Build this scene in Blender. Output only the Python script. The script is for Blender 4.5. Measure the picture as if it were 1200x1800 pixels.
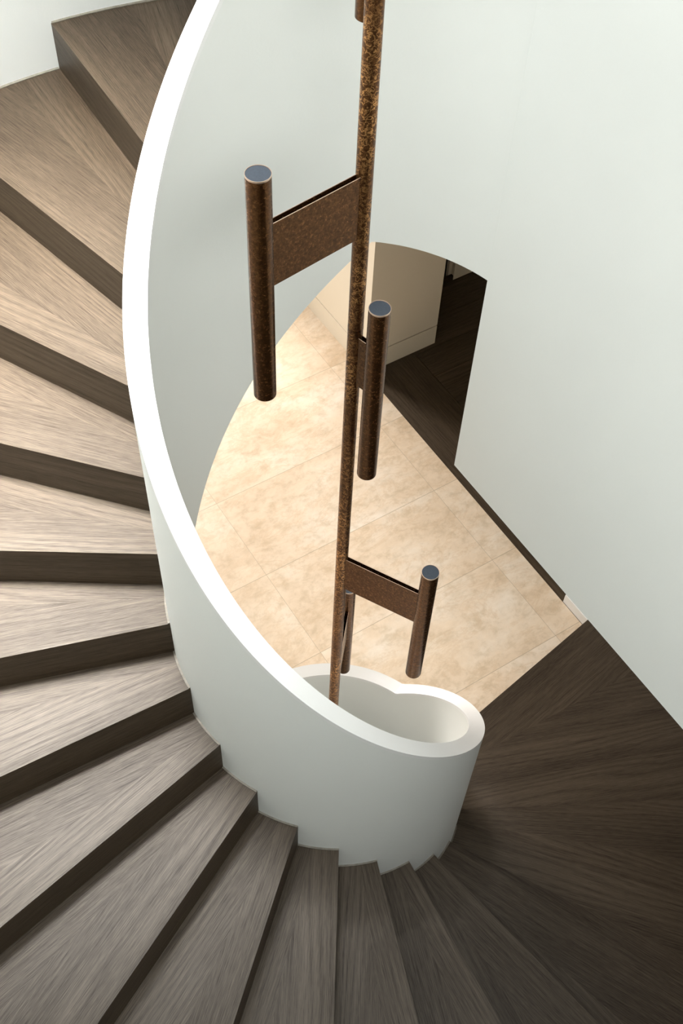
import bpy, bmesh, math, random
from mathutils import Matrix, Vector
random.seed(4)
S = bpy.context.scene
COL = S.collection
for o in list(bpy.data.objects):
    bpy.data.objects.remove(o)

# ------------------------------------------------------------------ units
# lengths below are counted in stair risers; one riser is H metres.
# origin: axis of the round stairwell; z = -5 risers is the lower stone floor
H = 0.1765
CX, CY, CAMZ = 0.11236, 11.48478, 26.96182
AZ = math.radians(34.8969)
AV = (math.cos(AZ), math.sin(AZ))
BV = (-math.sin(AZ), math.cos(AZ))
CA, CB = 6.6626, 9.3553          # well axis in the (a, b) grid of the room


def W(x, y, z):
    return Vector((x * H, y * H, (z + 5) * H))


def G(a, b, z):
    a -= CA
    b -= CB
    return W(a * AV[0] + b * BV[0], a * AV[1] + b * BV[1], z)


# ------------------------------------------------------------------ camera
FPX = 2015.36
cd = bpy.data.cameras.new('camera')
cam = bpy.data.objects.new('camera', cd)
COL.objects.link(cam)
cd.sensor_fit = 'VERTICAL'
cd.sensor_height = 36.0
cd.lens = FPX / 1800 * 36.0
cd.clip_start = 0.05
cd.clip_end = 200
R0 = Vector((0.9985014, 0.04424821, 0.03220326))
U0 = Vector((-0.05472617, 0.8073267, 0.58756161))
F0 = Vector((0.0, 0.58844345, -0.80853838))
M = Matrix((R0, U0, -F0)).transposed().to_4x4()
M.translation = W(-CX, -CY, CAMZ)
cam.matrix_world = M
S.camera = cam

# ------------------------------------------------------------------ light
S.view_settings.view_transform = 'Standard'
S.view_settings.look = 'None'
S.view_settings.gamma = 1
S.view_settings.exposure = 0.0
S.view_settings.use_curve_mapping = False
wd = bpy.data.worlds.new('world')
S.world = wd
wd.use_nodes = True
bg = wd.node_tree.nodes['Background']
bg.inputs[0].default_value = (0.86, 0.95, 1.0, 1)
bg.inputs[1].default_value = 0.3


def area(name, loc, target, sx, sy, power, col):
    ld = bpy.data.lights.new(name, 'AREA')
    ld.shape = 'RECTANGLE'
    ld.size, ld.size_y = sx, sy
    ld.energy = power
    ld.color = col
    o = bpy.data.objects.new(name, ld)
    COL.objects.link(o)
    o.location = loc
    d = (target - loc).normalized()
    o.rotation_euler = d.to_track_quat('-Z', 'Y').to_euler()
    return o


ZC = 40.0                                     # upper ceiling
SKY_POWER = 36
FLIGHT_LIGHT_POWER = 275
area('skylight_daylight', G(1.0, 4.5, ZC + 2), G(2.5, 9.5, 0), 1.7, 2.4, SKY_POWER, (0.96, 1.0, 0.99)).data.spread = math.radians(110)
area('added_flight_light', W(-6.3, 3.2, ZC + 1.5), W(-7.15, 2.7, 5), 0.9, 4.6, FLIGHT_LIGHT_POWER, (1.0, 1.0, 0.97)).data.spread = math.radians(29)  # added narrow lamp that brightens the left treads, no roof opening known
area('garden_window_daylight', G(9.5, 62.0, 15.0), G(10.5, 14.0, -4), 3.6, 2.4, 1650, (1.0, 0.94, 0.88))
area('added_front_fill', G(-0.5, -15.0, 30.0), G(5.0, 9.0, 8), 3.4, 2.6, 200, (0.98, 1.0, 0.97))  # added fill behind the camera for the balustrade front, no window there
area('landing_window_daylight', W(-10.9, 5.3, 28.5), W(-6.5, -1, 2), 2.0, 2.5, 58, (0.95, 0.99, 1.0)).data.spread = math.radians(140)

# ------------------------------------------------------------------ materials


def new_mat(name):
    m = bpy.data.materials.new(name)
    m.use_nodes = True
    nt = m.node_tree
    b = nt.nodes['Principled BSDF']
    return m, nt, b


def nd(nt, typ, **kw):
    n = nt.nodes.new(typ)
    for k, v in kw.items():
        setattr(n, k, v)
    return n


def mix(nt, fac, a, b, mode='MIX'):
    n = nt.nodes.new('ShaderNodeMix')
    n.data_type = 'RGBA'
    n.blend_type = mode
    for s, v in ((0, fac), (6, a), (7, b)):
        if hasattr(v, 'links') or hasattr(v, 'is_linked'):
            nt.links.new(v, n.inputs[s])
        elif s == 0:
            n.inputs[s].default_value = v
        else:
            n.inputs[s].default_value = (*v, 1)
    return n.outputs[2]


def math_(nt, op, a, b=None, c=None):
    n = nt.nodes.new('ShaderNodeMath')
    n.operation = op
    for i, v in enumerate((a, b, c)):
        if v is None:
            continue
        if hasattr(v, 'is_linked'):
            nt.links.new(v, n.inputs[i])
        else:
            n.inputs[i].default_value = v
    return n.outputs[0]


def ramp(nt, fac, stops):
    n = nt.nodes.new('ShaderNodeValToRGB')
    e = n.color_ramp.elements
    while len(e) < len(stops):
        e.new(0.5)
    for el, (p, c) in zip(e, stops):
        el.position = p
        el.color = (*c, 1) if len(c) == 3 else c
    nt.links.new(fac, n.inputs[0])
    return n.outputs[0]


def noise(nt, vec, scale, detail=2, rough=0.5, dist=0.0):
    n = nt.nodes.new('ShaderNodeTexNoise')
    n.inputs['Scale'].default_value = scale
    n.inputs['Detail'].default_value = detail
    n.inputs['Roughness'].default_value = rough
    n.inputs['Distortion'].default_value = dist
    if vec is not None:
        nt.links.new(vec, n.inputs['Vector'])
    return n


def mapping(nt, vec, scale, loc=(0, 0, 0)):
    n = nt.nodes.new('ShaderNodeMapping')
    n.inputs['Scale'].default_value = scale
    n.inputs['Location'].default_value = loc
    nt.links.new(vec, n.inputs['Vector'])
    return n.outputs[0]


def bump(nt, b, height, strength, dist=0.01):
    n = nt.nodes.new('ShaderNodeBump')
    n.inputs['Strength'].default_value = strength
    n.inputs['Distance'].default_value = dist
    nt.links.new(height, n.inputs['Height'])
    nt.links.new(n.outputs[0], b.inputs['Normal'])


def plaster(name, col, rough=0.7):
    m, nt, b = new_mat(name)
    tc = nd(nt, 'ShaderNodeTexCoord')
    n1 = noise(nt, tc.outputs['Object'], 2.5, 3)
    c = mix(nt, n1.outputs[0], tuple(v * 0.97 for v in col), tuple(min(1, v * 1.02) for v in col))
    nt.links.new(c, b.inputs['Base Color'])
    b.inputs['Roughness'].default_value = rough
    n2 = noise(nt, tc.outputs['Object'], 160, 3)
    bump(nt, b, n2.outputs[0], 0.08, 0.003)
    return m


M_WALL = plaster('white_plaster', (0.84, 0.855, 0.83))
M_CAP = plaster('lit_rim_plaster', (0.88, 0.88, 0.87), 0.5)  # rim lit from above: its brightness put into a lighter white
M_CREAM = plaster('cream_lacquer', (0.82, 0.75, 0.62), 0.45)


def wood(name, dark, light, rough=0.5):
    m, nt, b = new_mat(name)
    uv = nd(nt, 'ShaderNodeTexCoord').outputs['UV']
    rnd = nd(nt, 'ShaderNodeObjectInfo').outputs['Random']
    off = nd(nt, 'ShaderNodeCombineXYZ')
    nt.links.new(math_(nt, 'MULTIPLY', rnd, 37.0), off.inputs[0])
    nt.links.new(math_(nt, 'MULTIPLY', rnd, 91.0), off.inputs[1])
    add = nd(nt, 'ShaderNodeVectorMath', operation='ADD')
    nt.links.new(uv, add.inputs[0])
    nt.links.new(off.outputs[0], add.inputs[1])
    v = add.outputs[0]
    sep = nd(nt, 'ShaderNodeSeparateXYZ')
    nt.links.new(v, sep.inputs[0])
    # broad growth rings making long cathedral arches
    warp = noise(nt, mapping(nt, v, (0.45, 4.0, 1)), 1.0, 2, 0.5)
    warp2 = noise(nt, mapping(nt, v, (3.0, 26.0, 1)), 1.0, 2, 0.5)
    ringc = math_(nt, 'ADD', math_(nt, 'MULTIPLY', sep.outputs[1], 30.0), math_(nt, 'MULTIPLY', warp.outputs[0], 10.0))
    ringc = math_(nt, 'ADD', ringc, math_(nt, 'MULTIPLY', warp2.outputs[0], 0.35))
    ring = math_(nt, 'PINGPONG', ringc, 0.5)
    ring = math_(nt, 'POWER', math_(nt, 'MULTIPLY', ring, 2.0), 0.6)
    fine = noise(nt, mapping(nt, v, (5.0, 420.0, 1)), 1.0, 2, 0.6)
    pore = noise(nt, mapping(nt, v, (22.0, 700.0, 1)), 1.0, 2, 0.6)
    tone = noise(nt, mapping(nt, v, (0.9, 6.0, 1)), 1.0, 2)
    fig = noise(nt, mapping(nt, v, (0.6, 5.0, 1), (7, 3, 0)), 1.0, 2)
    f = math_(nt, 'MULTIPLY', ring, ramp(nt, fig.outputs[0], [(0.45, (0.03, 0.03, 0.03)), (0.62, (0.11, 0.11, 0.11))]))
    f = math_(nt, 'ADD', f, math_(nt, 'MULTIPLY', fine.outputs[0], 0.44))
    f = math_(nt, 'ADD', f, math_(nt, 'MULTIPLY', pore.outputs[0], 0.36))
    f = math_(nt, 'ADD', f, math_(nt, 'MULTIPLY', tone.outputs[0], 0.14))
    c = ramp(nt, f, [(0.32, dark), (0.70, light)])
    nt.links.new(c, b.inputs['Base Color'])
    b.inputs['Roughness'].default_value = rough
    b.inputs['IOR'].default_value = 1.5
    sp = ramp(nt, f, [(0.34, (0.22, 0.22, 0.22)), (0.66, (0.7, 0.7, 0.7))])
    nt.links.new(sp, b.inputs['Specular IOR Level'])
    bump(nt, b, fine.outputs[0], 0.25, 0.002)
    return m


M_WOOD = wood('smoked_oak', (0.009, 0.0044, 0.0016), (0.080, 0.053, 0.028))

m, nt, b = new_mat('travertine')
uv = nd(nt, 'ShaderNodeTexCoord').outputs['UV']
sep = nd(nt, 'ShaderNodeSeparateXYZ')
nt.links.new(uv, sep.inputs[0])
ta = math_(nt, 'DIVIDE', math_(nt, 'SUBTRACT', sep.outputs[0], 9.80), 6.785)
tb = math_(nt, 'DIVIDE', math_(nt, 'SUBTRACT', sep.outputs[1], 11.37), 3.41)
fa, fb = math_(nt, 'FRACT', ta), math_(nt, 'FRACT', tb)
da = math_(nt, 'MULTIPLY', math_(nt, 'MINIMUM', fa, math_(nt, 'SUBTRACT', 1.0, fa)), 6.785)
db = math_(nt, 'MULTIPLY', math_(nt, 'MINIMUM', fb, math_(nt, 'SUBTRACT', 1.0, fb)), 3.41)
joint = math_(nt, 'LESS_THAN', math_(nt, 'MINIMUM', math_(nt, 'MULTIPLY', da, 1.5), db), 0.010)
cell = nd(nt, 'ShaderNodeCombineXYZ')
nt.links.new(math_(nt, 'FLOOR', ta), cell.inputs[0])
nt.links.new(math_(nt, 'FLOOR', tb), cell.inputs[1])
wn = nd(nt, 'ShaderNodeTexWhiteNoise')
nt.links.new(cell.outputs[0], wn.inputs['Vector'])
off = nd(nt, 'ShaderNodeVectorMath', operation='MULTIPLY_ADD')
nt.links.new(wn.outputs['Color'], off.inputs[0])
off.inputs[1].default_value = (40, 40, 40)
nt.links.new(uv, off.inputs[2])
n1 = noise(nt, mapping(nt, off.outputs[0], (0.30, 0.50, 1)), 1.0, 7, 0.68, 0.25)
n2 = noise(nt, mapping(nt, off.outputs[0], (2.0, 2.6, 1)), 1.0, 6, 0.7, 0.3)
n3 = noise(nt, mapping(nt, off.outputs[0], (0.35, 0.75, 1)), 1.0, 8, 0.72, 0.5)
base = ramp(nt, n1.outputs[0], [(0.32, (0.70, 0.55, 0.40)), (0.5, (0.79, 0.65, 0.50)), (0.68, (0.86, 0.77, 0.66))])
base = mix(nt, 1.0, base, ramp(nt, n2.outputs[0], [(0.34, (0.80, 0.77, 0.71)), (0.5, (0.97, 0.965, 0.96)), (0.7, (1.05, 1.05, 1.05))]), 'MULTIPLY')
vein = math_(nt, 'ABSOLUTE', math_(nt, 'SUBTRACT', n3.outputs[0], 0.5))
base = mix(nt, ramp(nt, vein, [(0.0, (0.35, 0.35, 0.35)), (0.03, (0, 0, 0))]), base, (0.60, 0.42, 0.25))
base = mix(nt, math_(nt, 'MULTIPLY', wn.outputs['Value'], 0.22), base, (0.86, 0.75, 0.60))
base = mix(nt, math_(nt, 'MULTIPLY', joint, 0.75), base, (0.42, 0.34, 0.24))
nt.links.new(base, b.inputs['Base Color'])
b.inputs['Roughness'].default_value = 0.38
M_STONE = m


def patina(name, amount, rough):
    m, nt, b = new_mat(name)
    tc = nd(nt, 'ShaderNodeTexCoord').outputs['Object']
    big = noise(nt, mapping(nt, tc, (1, 1, 0.35)), 9, 4, 0.6)
    grain = noise(nt, tc, 130, 4, 0.7, 0.5)
    vor = noise(nt, None, 75, 3, 0.6, 0.6)
    wob = nd(nt, 'ShaderNodeVectorMath', operation='MULTIPLY_ADD')
    nz = noise(nt, tc, 60, 2)
    nt.links.new(nz.outputs['Color'], wob.inputs[0])
    wob.inputs[1].default_value = (0.012, 0.012, 0.012)
    nt.links.new(tc, wob.inputs[2])
    nt.links.new(wob.outputs[0], vor.inputs['Vector'])
    ridge = math_(nt, 'ABSOLUTE', math_(nt, 'SUBTRACT', vor.outputs[0], 0.5))
    crack = ramp(nt, ridge, [(0.0, (1, 1, 1)), (0.045, (0, 0, 0))])
    crack = math_(nt, 'MULTIPLY', crack, ramp(nt, big.outputs[0], [(0.40, (0.1, 0.1, 0.1)), (0.58, (1, 1, 1))]))
    base = ramp(nt, grain.outputs[0], [(0.3, (0.040, 0.015, 0.0045)), (0.5, (0.115, 0.048, 0.016)), (0.72, (0.27, 0.12, 0.042))])
    base = mix(nt, math_(nt, 'MULTIPLY', big.outputs[0], 0.55), base, (0.085, 0.036, 0.012))
    base = mix(nt, math_(nt, 'MULTIPLY', crack, amount), base, (0.85, 0.44, 0.16))
    nt.links.new(base, b.inputs['Base Color'])
    b.inputs['Metallic'].default_value = 0.85
    rr = math_(nt, 'ADD', math_(nt, 'MULTIPLY', grain.outputs[0], 0.25), rough)
    nt.links.new(rr, b.inputs['Roughness'])
    bump(nt, b, grain.outputs[0], 0.12, 0.001)
    return m


M_STEM = patina('mottled_copper_patina', 0.95, 0.24)
M_TUBE = patina('brown_bronze', 0.10, 0.12)
m, nt, b = new_mat('sky_tinted_cap')  # sky reflection put into the blue of the tube ends
tc = nd(nt, 'ShaderNodeTexCoord').outputs['Object']
nz = noise(nt, tc, 300, 2)
nt.links.new(ramp(nt, nz.outputs[0], [(0.3, (0.026, 0.035, 0.050)), (0.7, (0.036, 0.047, 0.066))]), b.inputs['Base Color'])
b.inputs['Roughness'].default_value = 0.55
M_LENS = m
m, nt, b = new_mat('pale_copper_edge')
b.inputs['Base Color'].default_value = (0.80, 0.60, 0.47, 1)
b.inputs['Metallic'].default_value = 0.9
b.inputs['Roughness'].default_value = 0.35
M_EDGE = m
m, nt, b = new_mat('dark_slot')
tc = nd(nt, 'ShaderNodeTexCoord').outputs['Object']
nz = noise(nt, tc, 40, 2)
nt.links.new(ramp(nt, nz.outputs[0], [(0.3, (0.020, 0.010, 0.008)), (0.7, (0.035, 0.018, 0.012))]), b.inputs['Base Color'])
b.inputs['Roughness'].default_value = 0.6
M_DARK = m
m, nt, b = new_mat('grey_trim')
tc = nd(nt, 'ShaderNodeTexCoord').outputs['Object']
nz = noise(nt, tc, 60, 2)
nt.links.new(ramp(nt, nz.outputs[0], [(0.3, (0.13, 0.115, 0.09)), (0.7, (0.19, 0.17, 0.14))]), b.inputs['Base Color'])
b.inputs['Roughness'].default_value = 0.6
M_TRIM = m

# ------------------------------------------------------------------ helpers


def link(name, bm, mat, parent=None, smooth=False, kind=None, sharp=35, mats=None):
    me = bpy.data.meshes.new(name)
    bmesh.ops.recalc_face_normals(bm, faces=bm.faces)
    bm.to_mesh(me)
    bm.free()
    for mm in (mats or [mat]):
        me.materials.append(mm)
    if smooth:
        for p in me.polygons:
            p.use_smooth = True
        me.set_sharp_from_angle(angle=math.radians(sharp))
    o = bpy.data.objects.new(name, me)
    COL.objects.link(o)
    if parent:
        o.parent = parent
        o.matrix_parent_inverse = parent.matrix_world.inverted()
    if kind:
        o['kind'] = kind
    return o


def empty(name, loc, label, cat, group=None):
    o = bpy.data.objects.new(name, None)
    o.empty_display_size = 0.1
    COL.objects.link(o)
    o.matrix_world = Matrix.Translation(loc)
    o['label'] = label
    o['category'] = cat
    if group:
        o['group'] = group
    return o


def hexa(bm, pts):
    """eight corners: bottom ring of four, then top ring of four"""
    v = [bm.verts.new(p) for p in pts]
    for f in ((0, 1, 2, 3), (4, 5, 6, 7), (0, 1, 5, 4), (1, 2, 6, 5), (2, 3, 7, 6), (3, 0, 4, 7)):
        bm.faces.new([v[i] for i in f])
    return v


def gbox(bm, a0, a1, b0, b1, z0, z1):
    return hexa(bm, [G(a0, b0, z0), G(a1, b0, z0), G(a1, b1, z0), G(a0, b1, z0),
                     G(a0, b0, z1), G(a1, b0, z1), G(a1, b1, z1), G(a0, b1, z1)])


def gslab(name, mat, a0, a1, b0, b1, z0, z1, parent=None, kind=None):
    bm = bmesh.new()
    gbox(bm, a0, a1, b0, b1, z0, z1)
    return link(name, bm, mat, parent, kind=kind)


def strip(bm, ring0, ring1):
    """join two sections (lists of points, closed loops)"""
    n = len(ring0)
    for i in range(n):
        bm.faces.new((ring0[i], ring0[(i + 1) % n], ring1[(i + 1) % n], ring1[i]))


def shell(bm, ths, r0, r1, zlo, zhi):
    """curved wall between radii r0, r1 with varying bottom and top"""
    prev = None
    for t in ths:
        c, s = math.cos(math.radians(t)), math.sin(math.radians(t))
        lo, hi = zlo(t), zhi(t)
        ring = [bm.verts.new(W(r0 * c, r0 * s, lo)), bm.verts.new(W(r1 * c, r1 * s, lo)),
                bm.verts.new(W(r1 * c, r1 * s, hi)), bm.verts.new(W(r0 * c, r0 * s, hi))]
        if prev:
            strip(bm, prev, ring)
        else:
            bm.faces.new(ring)
        prev = ring
    bm.faces.new(prev)


def frange(a, b, n):
    return [a + (b - a) * i / n for i in range(n + 1)]


# ------------------------------------------------------------------ stair geometry
RO, RI = 3.27388, 2.928
ROUT = 11.58
ST = 14.79263
T0 = 273.68543          # bearing of the nosing corner of index 4 on the well wall
TN, EN = 270.95802, 0.15602
RIM, PAR = 5.52578, -0.1948
LOW, SOF = -1.99627, 14.60146


def kof(t):
    return 4 - (t - T0) / ST


def rout(t):
    """outer end of the treads: round on the left, squared off towards the right"""
    t = t % 360
    if 60 < t < 214.9:
        return ROUT
    r = 1e9
    d = math.radians(t)
    ca = math.cos(d) * AV[0] + math.sin(d) * AV[1]
    cb = math.cos(d) * BV[0] + math.sin(d) * BV[1]
    if ca > 1e-6:
        r = min(r, (17.60 - CA) / ca)
    if ca < -1e-6:
        r = min(r, (-4.92 - CA) / ca)
    if cb < -1e-6:
        r = min(r, (-5.0 - CB) / cb)
    return r


def nosing(k):
    """direction (deg) and sideways offset of a nosing line"""
    if k == -4:
        return 44.283 + 360, -0.1745
    return TN - (k - 4) * ST, EN


def line_pt(t, e, r):
    """point at distance r from the axis on the line with direction t, offset e"""
    d = math.radians(t)
    s = math.sqrt(max(r * r - e * e, 0))
    return (s * math.cos(d) - e * math.sin(d), s * math.sin(d) + e * math.cos(d))


# ------------------------------------------------------------------ the setting
# lower stone floor (leaves out the round well)
def ring_plate(name, mat, z0, z1, r_in, t0, t1, rect, kind='structure', n=72, uvs=True):
    """flat plate between a circle round the well and a rectangle (a0,a1,b0,b1)"""
    bm = bmesh.new()
    uvl = bm.loops.layers.uv.new('UVMap')
    a0, a1, b0, b1 = rect
    ts = frange(t0, t1, n)
    cor = []
    for aa in (a0, a1):
        for bb in (b0, b1):
            x = (aa - CA) * AV[0] + (bb - CB) * BV[0]
            y = (aa - CA) * AV[1] + (bb - CB) * BV[1]
            tt = math.degrees(math.atan2(y, x))
            while tt < t0:
                tt += 360
            if tt < t1:
                cor.append(tt)
    ts = sorted(ts + cor)
    prev = None
    for t in ts:
        d = math.radians(t)
        ca = math.cos(d) * AV[0] + math.sin(d) * AV[1]
        cb = math.cos(d) * BV[0] + math.sin(d) * BV[1]
        r = 1e9
        if ca > 1e-9:
            r = min(r, (a1 - CA) / ca)
        if ca < -1e-9:
            r = min(r, (a0 - CA) / ca)
        if cb > 1e-9:
            r = min(r, (b1 - CB) / cb)
        if cb < -1e-9:
            r = min(r, (b0 - CB) / cb)
        q = []
        for rr, z in ((r_in, z0), (r, z0), (r, z1), (r_in, z1)):
            q.append(bm.verts.new(W(rr * math.cos(d), rr * math.sin(d), z)))
        if prev:
            strip(bm, prev, q)
        prev = q
    for f in bm.faces:
        for l in f.loops:
            x, y = l.vert.co.x / H, l.vert.co.y / H
            l[uvl].uv = (x * AV[0] + y * AV[1] + CA, x * BV[0] + y * BV[1] + CB)
    return link(name, bm, mat, kind=kind)


FL = -5.0
ring_plate('floor', M_STONE, FL - 1.2, FL, RO - 0.1, 0, 360, (-4.92, 17.585, -5.0, 33.0))

# timber floor of the room beyond: border board plus boards running the other way
bm = bmesh.new()
uvl = bm.loops.layers.uv.new('UVMap')


def board(a0, a1, b0, b1, along_b):
    v = gbox(bm, a0, a1, b0, b1, FL - 1.2, FL)
    bm.faces.ensure_lookup_table()
    ou = random.random() * 30
    ov = random.random() * 30
    for f in bm.faces[-6:]:
        for l in f.loops:
            x, y = l.vert.co.x / H, l.vert.co.y / H
            a = x * AV[0] + y * AV[1] + CA
            bb = x * BV[0] + y * BV[1] + CB
            l[uvl].uv = ((bb * H + ou, a * H + ov) if along_b else (a * H + ou, bb * H + ov))


board(17.59, 19.72, 5.0, 24.6, True)
bb = 5.0
while bb < 33:
    board(19.735, 27.0, bb, min(bb + 1.245, 33), False)
    bb += 1.26
board(17.59, 19.72, 24.61, 33.0, True)
link('floor_room', bm, M_WOOD, kind='structure')

# hanging wall on the right, tangent to the round well, over the lower ceiling
JA, JB = 9.5058, 9.9814
WB = 9.955
gslab('wall_right', M_WALL, JA, JA + 0.9, -16.0, JB, WB, ZC, kind='structure')
gslab('ceiling_lower', M_WOOD, JA + 0.9, 27.6, -5.0, JB, WB, WB + 0.8, kind='structure')  # dark oak lining is added to keep the right treads dim
# stair side wall and its skirting behind the hanging wall
gslab('wall_stair', M_WALL, 17.66, 18.4, -16.0, 12.25, FL, WB, kind='structure')
gslab('baseboard_stair', M_CAP, 17.60, 17.66, 11.0, 12.25, FL, FL + 0.42, kind='structure')
gslab('wall_room', M_CREAM, 27.0, 27.6, 5.0, 33.0, FL, SOF, kind='structure')
gslab('wall_room_near', M_CREAM, 18.4, 27.0, 4.4, 5.0, FL, WB, kind='structure')
# outer walls
shellm = bmesh.new()
shell(shellm, frange(93.2, 125, 30), ROUT, ROUT + 0.8, lambda t: kof(t) + LOW, lambda t: ZC)
shell(shellm, frange(125, 182, 40), ROUT, ROUT + 0.8, lambda t: kof(t) + LOW, lambda t: 22.0)
shell(shellm, frange(125, 182, 40), ROUT, ROUT + 0.8, lambda t: 36.0, lambda t: ZC)
shell(shellm, frange(182, 214.9, 32), ROUT, ROUT + 0.8, lambda t: kof(t) + LOW if t < 200 else FL - 1, lambda t: ZC)
link('wall_left', shellm, M_WALL, smooth=True, kind='structure')
gslab('wall_left_front', M_WALL, -5.72, -4.92, -16.0, CB + 0.02, FL - 1, ZC, kind='structure')
gslab('wall_front', M_WOOD, -5.72, 18.4, -16.8, -16.0, FL - 1, ZC, kind='structure')  # unseen wall, dark oak facing added to cut bounced light
gslab('floor_front', M_WOOD, -4.92, 18.4, -16.0, -5.02, FL - 1, FL, kind='structure')
gslab('ceiling_front', M_WALL, -4.92, JA, -16.0, -4.6, SOF, 15.9, kind='structure')
gslab('ceiling_front_low', M_WOOD, JA, 18.4, -16.0, -5.0, WB, WB + 0.8, kind='structure')  # unseen, lined in oak as an added means to darken the right side
gslab('wall_left_hall', M_WALL, -5.72, -4.92, CB + 0.02, 33.0, FL - 1, SOF, kind='structure')
# far wall of the lower hall with the big window
bm = bmesh.new()
gbox(bm, -5.72, 0.0, 33.0, 33.8, FL - 1, SOF)
gbox(bm, 16.0, 27.6, 33.0, 33.8, FL - 1, SOF)
gbox(bm, 0.0, 16.0, 33.0, 33.8, 9.4, SOF)
link('wall_back', bm, M_WALL, kind='structure')
bm = bmesh.new()
for aa in (0.0, 5.2, 10.5, 15.7):
    gbox(bm, aa, aa + 0.3, 33.2, 33.6, FL, 9.4)
gbox(bm, 0.3, 15.7, 33.2, 33.6, 9.1, 9.4)
gbox(bm, 0.3, 15.7, 33.2, 33.6, FL, FL + 0.3)
link('window_1', bm, M_DARK, kind='structure')
# ceiling over the lower hall outside the stair drum
bm = bmesh.new()


def plate_between(bm, t0, t1, rin, rect, z0, z1, n=40):
    a0, a1, b0, b1 = rect
    ts = frange(t0, t1, n)
    for aa in (a0, a1):
        for bb_ in (b0, b1):
            x = (aa - CA) * AV[0] + (bb_ - CB) * BV[0]
            y = (aa - CA) * AV[1] + (bb_ - CB) * BV[1]
            tt = math.degrees(math.atan2(y, x)) % 360
            if t0 < tt < t1:
                ts.append(tt)
    prev = None
    for t in sorted(ts):
        d = math.radians(t)
        ca = math.cos(d) * AV[0] + math.sin(d) * AV[1]
        cb = math.cos(d) * BV[0] + math.sin(d) * BV[1]
        r = 1e9
        if ca > 1e-9:
            r = min(r, (a1 - CA) / ca)
        if ca < -1e-9:
            r = min(r, (a0 - CA) / ca)
        if cb > 1e-9:
            r = min(r, (b1 - CB) / cb)
        q = [bm.verts.new(W(rr * math.cos(d), rr * math.sin(d), z)) for rr, z in ((rin, z0), (r, z0), (r, z1), (rin, z1))]
        if prev:
            strip(bm, prev, q)
        else:
            bm.faces.new(q)
        prev = q
    bm.faces.new(prev)


plate_between(bm, 93.3, 213.0, ROUT + 0.05, (-5.72, 27.6, -5, 33.8), SOF, SOF + 1.3)
link('ceiling_hall', bm, M_WALL, kind='structure')
# upper landing slab round the top of the well
bm = bmesh.new()
plate_between(bm, 38.0, 92.8, RO + 0.005, (-5.72, 27.6, -5, 33.8), SOF, 15.9)
link('ceiling_landing', bm, M_WALL, kind='structure')
# upper ceiling with the skylight opening
bm = bmesh.new()
gbox(bm, -5.72, -5.6, -16.8, 22.0, ZC, ZC + 1)
gbox(bm, 6.6, 27.6, -16.8, 22.0, ZC, ZC + 1)
gbox(bm, -5.6, 6.6, -16.8, -3.0, ZC, ZC + 1)
gbox(bm, -5.6, 6.6, 21.0, 22.0, ZC, ZC + 1)
link('ceiling', bm, M_WALL, kind='structure')
# upper hall walls round the landing
gslab('wall_upper_back', M_WALL, 11.9, 27.6, 22.0, 22.8, 15.9, ZC, kind='structure')
gslab('wall_upper_right', M_WALL, 27.0, 27.6, JB, 22.0, 15.9, ZC, kind='structure')
gslab('wall_upper_near', M_WALL, JA + 0.9, 27.0, JB - 0.5, JB - 0.02, WB + 0.8, ZC, kind='structure')
# unseen disc closing the round well, added to stop light leaks
bm = bmesh.new()
vs = [bm.verts.new(W((RI + .05) * math.cos(i * math.pi / 32), (RI + .05) * math.sin(i * math.pi / 32), -12.4)) for i in range(64)]
bm.faces.new(vs)
link('well_closing_disc', bm, M_STONE, kind='structure')

# ------------------------------------------------------------------ staircase
stair = empty('spiral_staircase', W(0, 0, FL), 'curved staircase of smoked oak treads winding round a white drum balustrade', 'staircase')

top_rim = lambda t: min(max(kof(t) + RIM, PAR), 16 + RIM)
CAPT = 0.12
# white balustrade: helical band, upper landing part and closed drum below
bm = bmesh.new()
TJ = 46.5
shell(bm, frange(TJ, 306, 190), RI, RO, lambda t: min(kof(t) + LOW, SOF), lambda t: top_rim(t) - CAPT)
shell(bm, frange(306, 420.6, 90), RI, RO, lambda t: -12.5, lambda t: top_rim(t) - CAPT)
shell(bm, frange(420.6, 666, 150), RI, RO, lambda t: -12.5, lambda t: PAR - CAPT)
bmesh.ops.remove_doubles(bm, verts=bm.verts, dist=0.0002)
bal = link('balustrade', bm, M_WALL, stair, smooth=True)
bal['label'] = 'white plastered curved balustrade'
bm = bmesh.new()
shell(bm, frange(TJ, 420.6, 280), RI, RO, lambda t: top_rim(t) - CAPT, top_rim)
shell(bm, frange(420.6, 666, 150), RI, RO, lambda t: PAR - CAPT, lambda t: PAR)
bmesh.ops.remove_doubles(bm, verts=bm.verts, dist=0.0002)
cap = link('lit_rim', bm, M_CAP, bal, smooth=True)  # top of the same plaster, lightened to carry the overhead light

# plaster soffit under the steps
bm = bmesh.new()
prev = None
for t in frange(93.0, 400, 160):
    z1 = kof(t) - 1.22
    z0 = max(kof(t) + LOW, FL + 0.02)
    z1 = max(z1, FL + 0.06)
    d = math.radians(t)
    c, s = math.cos(d), math.sin(d)
    ro = rout(t) - 0.02
    q = [bm.verts.new(W(r * c, r * s, z)) for r, z in ((RO, z0), (ro, z0), (ro, z1), (RO, z1))]
    if prev:
        strip(bm, prev, q)
    else:
        bm.faces.new(q)
    prev = q
bm.faces.new(prev)
link('soffit', bm, M_WALL, stair, smooth=True)

TT = 0.13                                         # tread thickness
NU = 12


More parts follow.
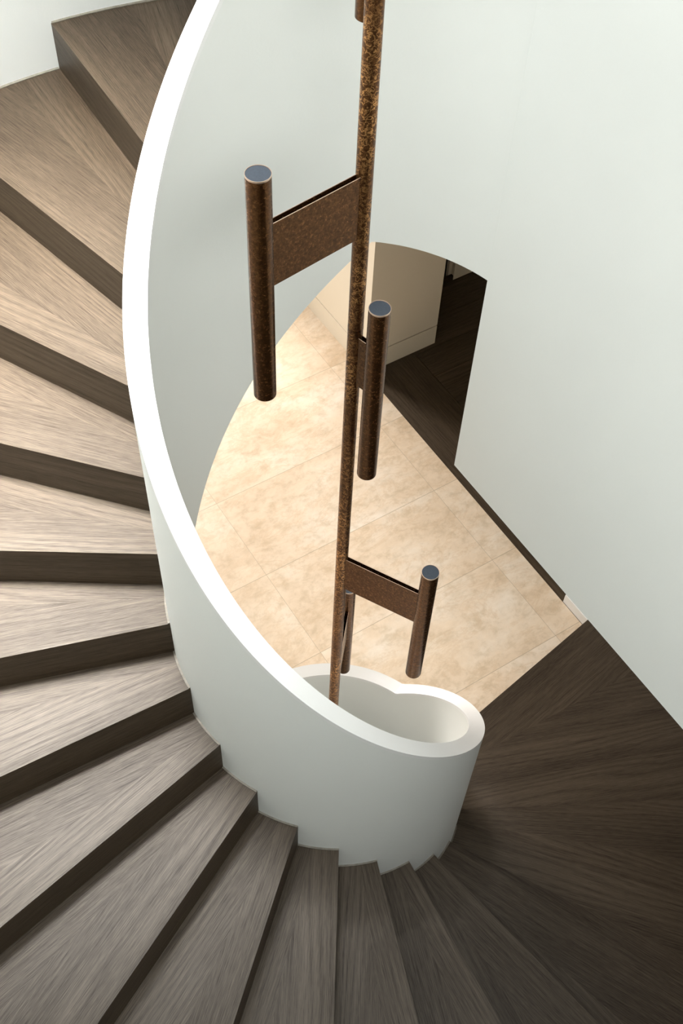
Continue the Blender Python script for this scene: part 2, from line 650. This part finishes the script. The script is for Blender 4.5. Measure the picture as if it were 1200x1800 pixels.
def tread(k):
    tf, ef = nosing(k)
    tb, eb = nosing(k + 1)
    tb -= 0.0
    bm = bmesh.new()
    uvl = bm.loops.layers.uv.new('UVMap')
    z = float(k)
    grid = []
    for i in range(NU + 1):
        u = i / NU
        t = tf + (tb - tf) * u
        e = ef + (eb - ef) * u
        pi = line_pt(t, e, RO - 0.03)
        po = line_pt(t, e, rout(t) - 0.012)
        grid.append((pi, po))
    top = [[bm.verts.new(W(*p, z)) for p in row] for row in grid]
    bot = [[bm.verts.new(W(*p, z - TT)) for p in row] for row in grid]
    faces = []
    for i in range(NU):
        faces.append((bm.faces.new((top[i][0], top[i][1], top[i + 1][1], top[i + 1][0])), i))
        faces.append((bm.faces.new((bot[i][0], bot[i + 1][0], bot[i + 1][1], bot[i][1])), i))
        for j in (0, 1):
            faces.append((bm.faces.new((top[i][j], top[i + 1][j], bot[i + 1][j], bot[i][j])), i))
    for i, ii in ((0, 0), (NU, NU - 1)):
        faces.append((bm.faces.new((top[i][0], top[i][1], bot[i][1], bot[i][0])), ii))
    # two boards a tread: front board follows the nosing, back board the next riser
    ou = (random.random() * 20, random.random() * 20, random.random() * 20, random.random() * 20)
    seam = random.choice((4, 5, 7, 8))
    for f, i in faces:
        front = i < seam
        dd = math.radians(tf if front else tb)
        for l in f.loops:
            x, y, zz = l.vert.co.x, l.vert.co.y, l.vert.co.z
            uu = x * math.cos(dd) + y * math.sin(dd)
            vv = -x * math.sin(dd) + y * math.cos(dd)
            o2 = ou[:2] if front else ou[2:]
            l[uvl].uv = (uu + o2[0], vv + o2[1] - zz)
    tr = link('tread', bm, M_WOOD, stair)
    # riser board below the front edge
    bm = bmesh.new()
    uvl = bm.loops.layers.uv.new('UVMap')
    d = math.radians(tf)
    nx, ny = math.sin(d) * 0.14, -math.cos(d) * 0.14      # backwards, under the tread (theta falls uphill)
    pi, po = line_pt(tf, ef, RO - 0.03), line_pt(tf, ef, rout(tf) - 0.012)
    z0 = z - 1.0
    if k == -4:
        z0 = FL
    v = hexa(bm, [W(*pi, z0), W(*po, z0), W(po[0] + nx, po[1] + ny, z0), W(pi[0] + nx, pi[1] + ny, z0),
                  W(*pi, z - TT), W(*po, z - TT), W(po[0] + nx, po[1] + ny, z - TT), W(pi[0] + nx, pi[1] + ny, z - TT)])
    ou = (random.random() * 20, random.random() * 20)
    for f in bm.faces:
        for l in f.loops:
            x, y, zz = l.vert.co
            l[uvl].uv = (x * math.cos(d) + y * math.sin(d) + ou[0], zz + ou[1] + (-x * math.sin(d) + y * math.cos(d)))
    link('riser', bm, M_WOOD, tr)
    # slim trim strips where the tread meets the drum and the outer wall
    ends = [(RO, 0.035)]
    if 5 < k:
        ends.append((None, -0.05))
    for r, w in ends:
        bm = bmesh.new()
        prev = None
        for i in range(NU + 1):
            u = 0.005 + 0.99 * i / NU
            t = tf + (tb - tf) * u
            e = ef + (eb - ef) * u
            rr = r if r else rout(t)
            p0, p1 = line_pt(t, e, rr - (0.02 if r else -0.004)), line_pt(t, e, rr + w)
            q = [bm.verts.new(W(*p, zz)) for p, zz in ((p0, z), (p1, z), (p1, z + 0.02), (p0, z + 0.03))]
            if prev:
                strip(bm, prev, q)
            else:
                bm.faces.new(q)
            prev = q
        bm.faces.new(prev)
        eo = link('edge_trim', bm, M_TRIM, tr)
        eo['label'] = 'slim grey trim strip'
    return tr


for k in range(-4, 16):
    tread(k)
# oak floor of the upper landing with its nosing and riser
bm = bmesh.new()
uvl = bm.loops.layers.uv.new('UVMap')
t16, e16 = nosing(16)
plate_between(bm, 49.0, t16 - 0.8, RO + 0.0, (-5.72, 27.0, -5, 33.0), 15.9, 16.0, 30)
for f in bm.faces:
    for l in f.loops:
        l[uvl].uv = (l.vert.co.x, l.vert.co.y)
link('floor_landing', bm, M_WOOD, kind='structure')

# ------------------------------------------------------------------ pendant
ROD = (-0.058, 0.0)
pend = empty('pendant_light', W(ROD[0], ROD[1], 0.6), 'tall bronze pendant light hanging down the stairwell with tube lamps on flat arms', 'pendant light')


def cyl(bm, x, y, z0, z1, r, n=48, cap_top=True, cap_bot=True, bev=0.0):
    prof = [(r - bev, z0), (r, z0 + bev), (r, z1 - bev * .5), (r - bev * .5, z1)]
    rings = []
    for rr, z in prof:
        rings.append([bm.verts.new(W(x + rr * math.cos(2 * math.pi * i / n), y + rr * math.sin(2 * math.pi * i / n), z)) for i in range(n)])
    for a, c in zip(rings, rings[1:]):
        strip(bm, a, c)
    if cap_bot:
        bm.faces.new(rings[0])
    if cap_top:
        bm.faces.new(rings[-1])


RR = 0.0194 / H
RT = 0.0270 / H
bm = bmesh.new()
cyl(bm, ROD[0], ROD[1], 0.6, ZC - 0.1, RR, bev=0.012)
stem = link('stem', bm, M_STEM, pend, smooth=True)
bm = bmesh.new()
cyl(bm, ROD[0], ROD[1], ZC - 0.35, ZC, 0.5, bev=0.02)
link('ceiling_rose', bm, M_TUBE, pend, smooth=True)
for zj in (15.55, 10.2):
    bm = bmesh.new()
    cyl(bm, ROD[0], ROD[1], zj, zj + 0.05, RR * 1.012, bev=0.004)
    link('stem_joint', bm, M_TUBE, stem, smooth=True)

TUBES = [  # x, y, z top, z bottom relative to the axis
    (-1.232, -1.101, 18.925, 15.317),
    (0.250, -0.260, 16.20, 12.62),
    (1.460, -0.738, 10.59, 7.012),
    (0.140, 1.640, 6.19, 2.58),
    (-0.13, 1.500, 22.88, 19.29),
]
BRD = 0.955            # height of an arm
for (x, y, zt, zb) in TUBES:
    bm = bmesh.new()
    n = 48
    # open tube with a recessed end disc
    cyl(bm, x, y, zb, zt, RT, cap_top=False, bev=0.012)
    tb_ = link('light_tube', bm, M_TUBE, pend, smooth=True)
    bm = bmesh.new()
    prof = [(RT * 1.004, zt - 0.02), (RT * 1.004, zt + 0.004), (RT - 0.0055, zt + 0.004), (RT - 0.0055, zt - 0.03)]
    rings = [[bm.verts.new(W(x + rr * math.cos(2 * math.pi * i / n), y + rr * math.sin(2 * math.pi * i / n), z)) for i in range(n)] for rr, z in prof]
    for a_, c_ in zip(rings, rings[1:] + rings[:1]):
        strip(bm, a_, c_)
    o = link('rim_ring', bm, M_EDGE, tb_, smooth=True)
    o['label'] = 'bright copper rim'
    bm = bmesh.new()
    cyl(bm, x, y, zt - 0.04, zt - 0.004, RT - 0.004)
    o = link('end_cap', bm, M_LENS, tb_, smooth=True)
    o['label'] = 'end disc with sky reflection painted slate blue'
    # arm: two thin plates with an open slot between them, closed at the foot
    dx, dy = x - ROD[0], y - ROD[1]
    L = math.hypot(dx, dy)
    ux, uy = dx / L, dy / L
    px, py = -uy, ux
    zt_a = zt - 0.757
    half, th = 0.043, 0.006
    s0, s1 = RR * 0.93, L - RT * 0.93
    bm = bmesh.new()

    def pt(s, w, z):
        return W(ROD[0] + ux * s + px * w, ROD[1] + uy * s + py * w, z)
    for sg in (-1, 1):
        w0, w1 = sg * half, sg * (half - th)
        hexa(bm, [pt(s0, w0, zt_a - BRD), pt(s1, w0, zt_a - BRD), pt(s1, w1, zt_a - BRD), pt(s0, w1, zt_a - BRD),
                  pt(s0, w0, zt_a), pt(s1, w0, zt_a), pt(s1, w1, zt_a), pt(s0, w1, zt_a)])
    w0, w1 = half - th, -(half - th)
    hexa(bm, [pt(s0, w0, zt_a - BRD), pt(s1, w0, zt_a - BRD), pt(s1, w1, zt_a - BRD), pt(s0, w1, zt_a - BRD),
              pt(s0, w0, zt_a - BRD + .02), pt(s1, w0, zt_a - BRD + .02), pt(s1, w1, zt_a - BRD + .02), pt(s0, w1, zt_a - BRD + .02)])
    arm = link('arm', bm, M_TUBE, pend)
    bm = bmesh.new()
    for sg in (-1, 1):
        w0, w1 = sg * half, sg * (half - th)
        hexa(bm, [pt(s0, w0, zt_a), pt(s1, w0, zt_a), pt(s1, w1, zt_a), pt(s0, w1, zt_a),
                  pt(s0, w0, zt_a + .006), pt(s1, w0, zt_a + .006), pt(s1, w1, zt_a + .006), pt(s0, w1, zt_a + .006)])
    o = link('arm_edge_highlight', bm, M_EDGE, arm)  # highlight along the plate edges, put in as a pale strip
    o['label'] = 'pale copper top edge with painted highlight'

# ------------------------------------------------------------------ cabinets in the room below
CT = SOF - 0.06


def cabinet(name, label, a0, a1, b0, b1, ph, parts):
    root = empty(name, G((a0 + a1) / 2, (b0 + b1) / 2, FL), label, 'cabinet')
    g = 0.06
    gslab('plinth', M_CREAM, a0, a1, b0, b1, FL, FL + ph - g, root)
    bm = bmesh.new()
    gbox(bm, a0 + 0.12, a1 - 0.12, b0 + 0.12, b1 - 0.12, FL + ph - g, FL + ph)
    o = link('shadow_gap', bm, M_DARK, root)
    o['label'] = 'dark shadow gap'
    gslab('body', M_CREAM, a0, a1, b0, b1, FL + ph, CT, root)
    return root


cabinet('tall_cabinet', 'tall cream cabinet standing at the corner of stone and timber floors', 17.56, 20.74, 24.06, 32.5, 0.98, 1)
r2 = empty('cupboard', G(25, 28, FL), 'cream cupboard at the dark far end of the timber floor', 'cabinet')
gslab('body', M_CREAM, 23.42, 26.95, 26.57, 29.5, FL + 0.02, CT, r2)
r3 = empty('niche_unit', G(22, 28, FL), 'narrow dark framed niche between the two cream cabinets', 'niche')
gslab('sill', M_WOOD, 20.76, 23.40, 26.57, 26.70, FL + 0.0, FL + 0.25, r3)
gslab('back_panel', M_CREAM, 20.76, 23.04, 27.0, 27.3, FL + 0.0, CT, r3)
gslab('frame_post', M_DARK, 23.06, 23.22, 26.85, 27.3, FL + 0.0, CT, r3)
gslab('frame_stile', M_CREAM, 23.24, 23.40, 26.72, 27.3, FL + 0.0, CT, r3)
gslab('track', M_DARK, 20.76, 23.04, 26.73, 26.98, FL + 0.0, FL + 0.2, r3)
